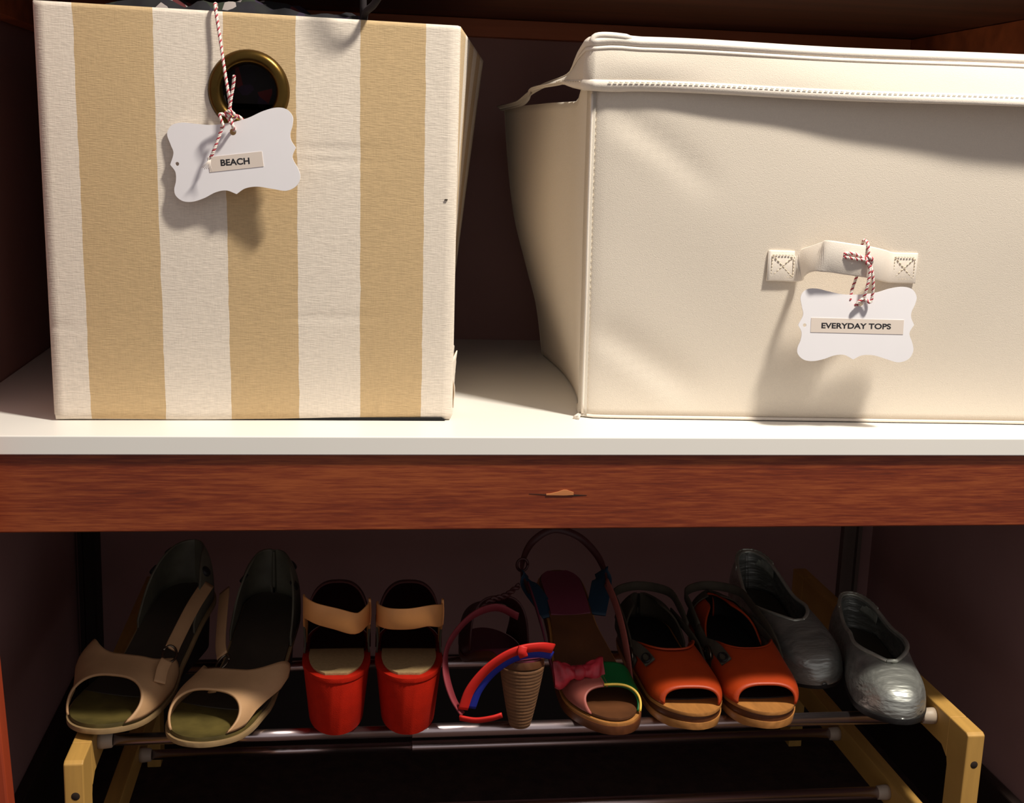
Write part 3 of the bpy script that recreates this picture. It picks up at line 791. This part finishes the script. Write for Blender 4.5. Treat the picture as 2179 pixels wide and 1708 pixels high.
# --- 1, 2 : nude open-toe sandals
def nude_sandal(x, y, ang, mx, label, cw, strap, z=ZR):
    L = .245
    o = shoe('open_toe_sandal', label, 'sandal', x, y, ang, z=z, L=L)
    La = Last(L, ((0, .037), (.15, .0405), (.30, .0405), (.52, .030), (.8, .030), (1, .031)),
              ((0, .013), (.12, .010), (.3, .012), (.5, .026), (.75, .050), (1, .060)),
              ((0, .020), (.10, .025), (.2, .028), (.32, .030), (.45, .040), (.6, .050), (.8, .056), (1, .054)),
              c=((0, .002), (.25, .002), (.5, cw), (.75, cw*.6), (1, -cw*.5)), rt=.27, rh=.16, mx=mx)
    slab('wedge', La, lambda t: La.f(t)-.005, lambda t: .0008+.003*sm((.10-t)/.10), 'black_sole', o, -.004, .90)
    slab('welt', La, lambda t: La.f(t)-.002, lambda t: La.f(t)-.0065, 'welt_tan', o, .0024, 1.0)
    slab('insole', La, lambda t: La.f(t)+.0016, lambda t: La.f(t)-.0025, 'olive_insole', o, -.0008, 1.0, t1=.30, dish=.003)
    slab('insole', La, lambda t: La.f(t)+.0016, lambda t: La.f(t)-.0025, 'dark_insole', o, -.0008, 1.0, t0=.28, dish=.002)
    # vamp: wide oval toe opening in front, swept back edge; the outer side is cut away over the sole
    tf = lambda th: .050+.150*max(0, math.sin(th))**.9
    tb_ = lambda th: (lerp(.13, .42, sm(th/.50)) if th < .50 else .42-.08*sm((th-.50)/.9) if th < 1.9 else lerp(.34, .42, sm((th-1.9)/1.1)))
    def vamp(u, v):
        th = lerp(.06, PI-.02, u); t = lerp(tf(th), tb_(th), v)
        return La.pt(t, th, .0005)+Vector((mx*.020*sm((t-.20)/.20)*max(0, math.cos(th)), 0, .006*sm((t-.20)/.20)*max(0, math.cos(th))))
    vp = grid('vamp', vamp, 48, 18, 'nude_leather', o, .002, 1)
    # heel counter in grey leather with dark eyelets
    hc = wall('heel_counter', La, .64, 1, lambda t: 1.00*sm((t-.60)/.30)+.06, 'grey_leather', o, .002)
    for t, th in ((.80, .60), (.93, .75), (.82, PI-.60)):
        p = La.pt(t, th, .003); q = La.pt(t, th, .02)
        d = (q-p).normalized(); ey = lathe('eyelet', [(0, 0), (.0048, 0), (.0056, -.001), (.0058, -.003)], 'black_sole', hc, 14, 'z')
        ey.location = p; ey.rotation_euler = d.to_track_quat('Z', 'Y').to_euler()
    # inner side strap with its ring, from the vamp to the heel counter
    ab = lambda t, x, z: Vector((mx*x, t*L, z))
    q0, q1, q2 = [Vector((mx*x_, t_*L, z_)) for x_, t_, z_ in strap]
    ribbon('side_strap', [q0.lerp(q1, .45), q1, q1.lerp(q2, .5)+Vector((0, 0, .003)), q2], .0135, .002, [(mx*.8, -.3, .5)]*4, 'nude_leather', o, 24)
    ribbon('ring_tab', [q0+Vector((mx*-.002, -.024, -.014)), q0+Vector((0, -.012, -.006)), q0+Vector((0, -.002, -.001))], .011, .002, (mx*.8, -.1, .5), 'nude_leather', o, 12)
    c = q0.lerp(q1, .22)
    tube('ring', [c+Vector((mx*math.cos(a)*.0060, math.sin(a)*.0085, math.sin(a)*.0040+math.cos(a)*.003)) for a in [i*2*PI/20 for i in range(21)]], .0013, 'buckle', o, raw=True, sides=6)
    return o
nude_sandal(-.362, .043, 15.5, -1, 'beige open-toe sandal farthest left on the shoe rack', -.003, [(-.036, .337, .046), (-.034, .448, .055), (-.032, .80, .080)], z=-.2882)
nude_sandal(-.276, .027, 16, 1, 'beige open-toe sandal standing between its mate and the red wedges', .012, [(-.004, .377, .040), (-.018, .50, .054), (-.042, .80, .078)])

# --- 3, 4 : red wedges turned away
def red_wedge(x, y, ang, mx, label, tl):
    L = .232
    o = shoe('wedge_sandal', label, 'sandal', x, y, ang, back=True, L=L)
    La = Last(L, ((0, .028), (.2, .0315), (.45, .0310), (.75, .0305), (1, .0305)),
              ((0, .020), (.3, .022), (.5, .036), (.66, .050), (.8, .056), (1, .0575)),
              ((0, .040), (.2, .064), (.4, .072), (.6, .072), (.85, .070), (1, .066)), rt=.26, rh=.23, mx=mx, pe=2.1, closeH=True)
    slab('wedge', La, lambda t: La.f(t)-.001, lambda t: .0006, 'red_suede', o, .001, .82, ysc=.95)
    slab('footbed_rim', La, lambda t: La.f(t)+.0012, lambda t: La.f(t)-.003, 'red_suede', o, .0016, 1.0)
    slab('heel_pad', La, lambda t: La.f(t)+.0036, lambda t: La.f(t)+.0008, 'tan_insole', o, -.0045, .97, t0=.60, t1=.975)
    slab('insole', La, lambda t: La.f(t)+.0026, lambda t: La.f(t)+.0008, 'red_dark', o, -.003, 1.0, t1=.62, t0=.02)
    upper('vamp', La, lambda th: 0, lambda th: .50-.08*math.sin(th), 0.02, PI-.02, 'red_dark', o, .002)
    ab = lambda t, x, z: Vector((mx*x, t*L, La.f(t)+z))
    pts = [ab(.52, .030, .020), ab(.66, .0310, .034), ab(.80, .0303, .048), ab(.93, .0280, .056), ab(1.0, .018, .060-.006*tl), ab(1.015, 0, .060), ab(1.0, -.018, .060+.004*tl), ab(.93, -.0280, .058+.006*tl), ab(.80, -.0303, .050+.005*tl), ab(.66, -.0310, .036), ab(.52, -.030, .020)]
    st = ribbon('ankle_strap', pts, .0205, .002, (0, .10, 1), 'tan_strap', o, 60)
    for sg in (1, -1):
        ribbon('side_strap', [ab(.66, sg*.031, .001), ab(.66, sg*.0303, .014), ab(.67, sg*.0310, .026), ab(.69, sg*.0315, .036)], .012, .0018, (0, 1, .1), 'olive_suede', o, 16)
    ribbon('strap_keeper', [ab(.86, .0303, .042), ab(.86, .0310, .053), ab(.86, .0303, .066)], .006, .0022, (0, 1, 0), 'tan_strap', st, 10)
    return o
red_wedge(-.1475, .046, 0.5, -1, 'red wedge sandal turned backwards beside the beige sandals', 1)
red_wedge(-.0815, .043, 3, -1, 'red wedge sandal turned backwards beside the striped cone-heel sandal', -.3)

# --- cone heels
def cone_heel(La, t, r_top, r_bot, h, parent, y=None):
    prof = [(0, .0006), (r_bot*.9, .0006), (r_bot, .0015)]
    N = 34
    for i in range(N*4+1):
        v = i/(N*4); r = lerp(r_bot, r_top, v**.85); r += .0004*abs(math.sin(PI*v*N/2))-.0003
        prof.append((r, .002+(h-.002)*v))
    prof.append((0, h))
    o = lathe('cone_heel', prof, 'raffia', parent, 28); o.location = (La.mx*La.cc(t), t*La.L, 0); return o
# 5 : turned away, heel in front, ankle ribbons fallen to the left
def striped_back():
    L = .235
    o = shoe('cone_heel_sandal', 'striped ribbon sandal turned backwards showing its raffia cone heel', 'sandal', .027, .040, -4, back=True, L=L)
    La = Last(L, ((0, .028), (.25, .033), (.5, .030), (.8, .0235), (1, .0225)),
              ((0, .012), (.3, .014), (.55, .040), (.8, .064), (1, .072)),
              ((0, .04), (.25, .052), (.45, .065), (.7, .06), (1, .05)), rt=.26, rh=.15, mx=1)
    slab('sole', La, lambda t: La.f(t), lambda t: max(.0006, La.f(t)-.007), 'brown_insole', o, 0, 1)
    slab('insole', La, lambda t: La.f(t)+.0018, lambda t: La.f(t)-.0005, 'plum_leather', o, -.0015, 1)
    cone_heel(La, .91, .0215, .0100, La.f(.91)-.006, o)
    upper('vamp', La, lambda th: .10+.10*math.sin(th), lambda th: .46-.05*math.sin(th), .02, PI-.02, 'maroon_strap', o, .002)
    # world-axis helper: local x is mirrored because the shoe is turned round
    def lp(x, y, z):
        M_ = Matrix.Translation(o.location) @ o.rotation_euler.to_matrix().to_4x4(); return M_.inverted() @ Vector((x, y, z))
    arc = [(.052, .048, -.2125), (.038, .040, -.2075), (.020, .036, -.2080), (.004, .036, -.2150), (-.012, .038, -.2290), (-.025, .040, -.2480), (-.031, .042, -.2680)]
    upr = [(0, -.2, 1), (0, -.25, 1), (-.2, -.3, 1), (-.5, -.35, .9), (-.75, -.3, .6), (-.95, -.2, .3), (-1, -.2, .1)]
    upl = [lp(*(Vector(u)+o.location))-lp(*o.location) for u in upr]
    ribbon('red_ribbon', [lp(*p) for p in arc], .0095, .0022, upl, 'ribbon_red', o, 40)
    arc2 = [(Vector(p)-Vector(u).normalized()*.0085+Vector((0, .002, 0))) for p, u in zip(arc, upr)]
    ribbon('blue_ribbon', [lp(*p) for p in arc2], .0080, .0020, upl, 'ribbon_blue', o, 40)
    ribbon('knot', [lp(.0215, .033, -.2035), lp(.0205, .0315, -.2085), lp(.0225, .033, -.2135)], .008, .003, lp(*(Vector((1, 0, 0))+o.location))-lp(*o.location), 'ribbon_red', o, 8)
    # loose outer loop and the end tab
    loop = [(-.031, .044, -.2740), (-.040, .050, -.2600), (-.046, .060, -.2400), (-.044, .078, -.2240), (-.033, .098, -.2140), (-.014, .120, -.2060), (.010, .135, -.2050), (.030, .125, -.2110)]
    ribbon('outer_loop', [lp(*p) for p in loop], .010, .0018, [lp(*(Vector(u)+o.location))-lp(*o.location) for u in [(-.6, -.6, .5)]*3+[(-.3, -.7, .7)]*2+[(0, -.5, 1)]*3], 'ribbon_pink', o, 40)
    ribbon('strap_end', [lp(-.034, .040, -.2755), lp(-.020, .034, -.2755), lp(-.006, .030, -.2720), (lp(.004, .030, -.2690))], .0060, .0022, lp(*(Vector((0, -.5, 1))+o.location))-lp(*o.location), 'ribbon_red', o, 14)
    V = []; F = []
    for s in range(2):
        P = []
        for i, p in enumerate(cr([(-.012, .13, -.210), (.004, .14, -.200), (.020, .15, -.1985), (.034, .155, -.1900)], 30)):
            a = i*.9+s*PI; P.append(lp(*(p+Vector((0, math.cos(a)*.0018, math.sin(a)*.0018)))))
        tube_geo(P, .0018, 6, V, F)
    link('twisted_cord', mesh('twisted_cord', V, F), 'maroon_strap', o, True)
    return o
striped_back()
# 6 : facing forward, bow on the toe
def bow_sandal():
    L = .245
    o = shoe('cone_heel_sandal', 'slingback sandal with pink bow, green toe strap and tall dark heel loop', 'sandal', .111, .036, -4, L=L)
    La = Last(L, ((0, .033), (.2, .0360), (.4, .033), (.65, .0245), (.85, .0250), (1, .0250)),
              ((0, .014), (.2, .014), (.32, .018), (.55, .044), (.8, .068), (1, .076)),
              ((0, .012), (.14, .019), (.26, .026), (.45, .04), (.7, .06), (1, .055)), c=((0, .006), (.3, .001), (.6, -.003), (1, 0)), rt=.28, rh=.13, mx=1)
    slab('sole', La, lambda t: La.f(t)-.005, lambda t: max(.0006, La.f(t)-.0135), 'wood_dark', o, .002, 1)
    slab('welt', La, lambda t: La.f(t)-.002, lambda t: La.f(t)-.006, 'wood_sole', o, .001, 1)
    slab('insole', La, lambda t: La.f(t)+.0018, lambda t: La.f(t)-.0005, 'brown_insole', o, -.0015, 1, dish=.001)
    slab('heel_pad', La, lambda t: La.f(t)+.0032, lambda t: La.f(t)+.0004, 'plum_leather', o, -.003, 1, t0=.66, t1=.985, dish=.002)
    cone_heel(La, .84, .021, .0105, La.f(.84)-.006, o)
    # toe strap: pink on the left half, green with yellow edge on the right half
    tfr = lambda th: .060+.085*math.sin(th)
    tbk = lambda th: .30-.02*math.sin(th)
    upper('toe_strap', La, tfr, lambda th: .36-.09*math.sin(th), PI*.50, PI-.02, 'pink_leather', o, .0018)
    upper('toe_strap', La, tfr, tbk, .02, PI*.52, 'green_silk', o, .0020)['label'] = 'green silk half of the toe strap'
    edge_tube('piping', La, lambda u: (tfr(lerp(.03, PI*.52, u))-.002, lerp(.03, PI*.52, u)), 24, .0013, 'yellow_piping', o, .0018)
    # bow
    cx = La.pt(.215, PI*.66, .006)
    ax = Vector((.985, .16, -.03)).normalized(); yx = Vector((0, .45, .9)).normalized(); nx = ax.cross(yx)*-1
    if nx.y > 0: nx = -nx
    bo_ = None
    for sg in (1, -1):
        def lobe(u, v, sg=sg):
            a = 2*PI*v; w = sm(u/.35+.15)
            hgt = lerp(.0045, .0125, sm(u*1.3)); th = .0045*math.sin(PI*min(1, u*.9+.1))+.0016+.0011*math.sin(u*16+a*2)
            wr = .0016*math.sin(a*3+u*7)+.0012*math.sin(a*7-u*9)
            return cx+ax*(sg*(.002+.0245*u))+yx*((hgt+wr)*math.cos(a))+nx*((th)*math.sin(a)+.001)
        ob = grid('bow_loop', lobe, 14, 20, 'bow_silk', o, 0)
    def knot(u, v):
        a = 2*PI*v; return cx+ax*(.0055*(2*u-1))+(yx*(.0075*math.cos(a))+nx*(.0058*math.sin(a)))*(math.sin(PI*(.15+.7*u))**.5)+nx*.001
    grid('bow_knot', knot, 8, 16, 'bow_silk', o)
    # side straps rising to the ankle and the heel loop
    ab = lambda t, x, z: Vector((x, t*L, La.f(t)+z))
    for sg in (1, -1):
        ribbon('side_strap', [ab(.28, sg*.037, .003), ab(.38, sg*.0405, .012), ab(.50, sg*.0420, .018), ab(.64, sg*.043, .018), ab(.78, sg*.043, .014)], .010, .0018, (sg*.2, .2, 1), 'pink_leather' if sg > 0 else 'plum_leather', o, 26)
        ribbon('ankle_tab', [ab(.66, sg*.024, .000), ab(.74, sg*.033, .004), ab(.82, sg*.041, .010), ab(.86, sg*.043, .016)], .022, .0018, (0, 1, .5), 'teal_lining', o, 16)
    lp_ = [ab(.76, .043, .010), ab(.84, .0455, .016), ab(.91, .041, .027), ab(.98, .027, .039), ab(1.01, .008, .046), ab(1.01, -.010, .046), ab(.98, -.030, .036), ab(.91, -.043, .024), ab(.84, -.0465, .014), ab(.76, -.043, .008)]
    ribbon('heel_loop', lp_, .0080, .0024, (0, .3, .8), 'maroon_strap', o, 50)
    tube('buckle', [ab(.90, -.0445, .022)+Vector((math.cos(a)*.006, -.003, math.sin(a)*.007)) for a in [i*2*PI/18 for i in range(19)]], .0016, 'maroon_strap', o, raw=True, sides=6)
    return o
bow_sandal()

# --- 7, 8 : orange peep-toes
def orange_sandal(x, y, ang, mx, label, counter):
    L = .235
    o = shoe('peep_toe_sandal', label, 'sandal', x, y, ang, L=L)
    La = Last(L, ((0, .032), (.2, .0365), (.4, .0355), (.65, .030), (1, .0295)),
              ((0, .0205), (.2, .0185), (.4, .020), (.65, .023), (1, .025)),
              ((0, .013), (.1, .018), (.25, .024), (.4, .029), (.55, .034), (.75, .032), (1, .028)), c=((0, .005), (.3, .002), (.6, -.002), (1, 0)), rt=.25, rh=.16, mx=mx)
    slab('outsole', La, lambda t: .0085+.002*sm((.12-t)/.12), lambda t: .0006+.003*sm((.08-t)/.08), 'wood_sole', o, .0003, .96)
    slab('platform', La, lambda t: La.f(t)-.0032, lambda t: .0085+.002*sm((.12-t)/.12), 'wood_dark', o, -.0008, 1)
    slab('footbed', La, lambda t: La.f(t), lambda t: La.f(t)-.0032, 'wood_sole', o, .0006, 1, dish=.002)
    slab('insole', La, lambda t: La.f(t)+.0012, lambda t: La.f(t)-.0024, 'black_sole', o, -.002, 1, t0=.16, dish=.002)
    tf = lambda th: .080+.015*math.sin(th)-.012*math.cos(th)*mx
    tb_ = lambda th: .56-.20*math.sin(th)**2
    vp = upper('vamp', La, tf, tb_, .02, PI-.02, 'orange_leather', o, .0022)
    edge_tube('vamp_edge', La, lambda u: (tb_(lerp(.05, PI-.05, u)), lerp(.05, PI-.05, u)), 30, .0012, 'orange_leather', vp, .002)
    ab = lambda t, x, z: Vector((mx*x, t*L, La.f(t)+z))
    for sg in (1, -1):
        ribbon('side_strap', [ab(.40, sg*.0365, .010), ab(.50, sg*.0365, .016), ab(.62, sg*.0345, .018), ab(.75, sg*.033, .017), ab(.88, sg*.031, .016)], .011, .0022, (-.2*sg*mx, 0, 1), 'olive_suede', o, 24)
    ls = PI if mx > 0 else 0          # the buckle side, left as one looks at it
    q = lambda t, a, off: La.pt(t, abs(ls-a), off)
    sx_ = -1 if mx > 0 else 1
    bs = ribbon('buckle_strap', [ab(.66, sx_*.0360, .020), ab(.54, sx_*.0370, .018), q(.44, .62, .0050), q(.36, .78, .0042), q(.29, .86, .0040)], .012, .0024, [(sx_*mx*-.3, 0, 1)]*3+[(sx_*mx*-.8, 0, .6)]*2, 'olive_suede', o, 26)
    kp = q(.32, .82, .0056)
    tube('keyhole', [kp+Vector((sx_*mx*-.0035*math.cos(a), .0085*math.sin(a), .0022*math.cos(a))) for a in [i*2*PI/18 for i in range(19)]], .0013, 'black_sole', bs, raw=True, sides=6)
    pb = ab(.46, sx_*.0378, .014)
    tube('buckle', [pb+Vector((0, math.cos(a)*.010, math.sin(a)*.007)) for a in [i*2*PI/20 for i in range(21)]], .0016, 'buckle', o, raw=True, sides=6)
    if counter:
        wall('heel_counter', La, .62, 1, lambda t: 1.25*sm((t-.58)/.26)+.05, 'orange_leather', o, .002)
        wall('heel_lining', La, .60, .995, lambda t: 1.22*sm((t-.58)/.26)+.05, 'black_sole', o, .0006, -.0012)
        wall('heel_tab', La, .86, 1, lambda t: 1.40*sm((t-.82)/.10)+.05, 'olive_suede', o, .0012, .0030)
    else:
        wall('heel_counter', La, .62, 1, lambda t: 1.20*sm((t-.58)/.26)+.05, 'olive_suede', o, .002)
    lp_ = [ab(.66, .0345, .022), ab(.80, .034, .030), ab(.95, .030, .034), ab(1.03, 0, .034), ab(.95, -.030, .034), ab(.80, -.034, .032), ab(.62, -.0355, .028), ab(.50, -.0365, .022), ab(.42, -.0375, .010)]
    ribbon('ankle_strap', lp_, .010, .0022, (0, .15, 1), 'olive_suede', o, 40)
    return o
orange_sandal(.1875, .034, 0, 1, 'orange peep-toe sandal with wooden sole beside the bow sandal', False)
orange_sandal(.2695, .032, -.5, -1, 'orange peep-toe sandal with wooden sole beside the silver flats', True)

# --- 9, 10 : silver ballet flats
def silver_flat(x, y, ang, mx, label, hl, hc, T0, z=ZR, tilt=(0, 0)):
    L = .238
    o = shoe('ballet_flat', label, 'shoe', x, y, ang, z=z, L=L, tilt=tilt)
    La = Last(L, ((0, .031), (.2, .0345), (.4, .0335), (.65, .029), (.85, .029), (1, .029)),
              ((0, .010), (.12, .006), (.3, .0045), (.55, lerp(.005, .012, hl)), (.8, lerp(.0055, .025, hl)), (1, lerp(.006, .029, hl))),
              ((0, .032), (.15, .037), (.3, .044), (.5, .050), (.75, hc-.003), (1, hc)), c=((0, .004), (.3, .003), (.6, -.003), (1, 0)), rt=.24, rh=.17, mx=mx, closeH=True, pe=2.1)
    slab('sole', La, lambda t: La.f(t)+.001, lambda t: max(.0004, (La.f(t)-.0045)*(1-sm((t-.25)/.2))), 'black_sole', o, .0014, .97)
    slab('insole', La, lambda t: La.f(t)+.003, lambda t: La.f(t)+.0005, 'dark_insole', o, -.002, 1)
    th = lambda t: PI/2 if t < T0 else (lerp(PI/2-.04, .70, sm((t-T0)/.30)**.5) if t < .62 else lerp(.70, 1.05, sm((t-.62)/.33)))
    wall('upper', La, 0.0, 1, th, 'silver_leather', o, .002, nu=72, nv=18)
    rim = [La.pt(t, th(t), .0018) for t in ts(60, T0+.004, 1)]
    rim2 = [La.pt(t, PI-th(t), .0018) for t in reversed(ts(60, T0+.004, 1))]
    tube('topline', rim+rim2+[rim[0]], .0021, 'silver_trim', o, raw=True, sides=7)
    def gather(u, v):
        t = 1-.15*abs(2*u-1)**1.6; thv = th(t)-.02
        thv = thv if u < .5 else PI-thv
        p = La.pt(min(t, 1), thv, .003+.0018*abs(math.sin(u*40))*math.sin(PI*min(1, v+.1))); return p+Vector((0, 0, .002-.020*v))
    grid('heel_band', gather, 90, 6, 'silver_trim', o, .001)
    return o
silver_flat(.343, .112, 0, 1, 'silver ballet flat set back behind the orange sandal', .35, .054, .29, z=ZR+.0005, tilt=(math.radians(2), math.radians(-5)))
silver_flat(.3895, .014, 9, -1, 'silver ballet flat at the right front end of the rack', 0, .044, .22, z=-.2880)
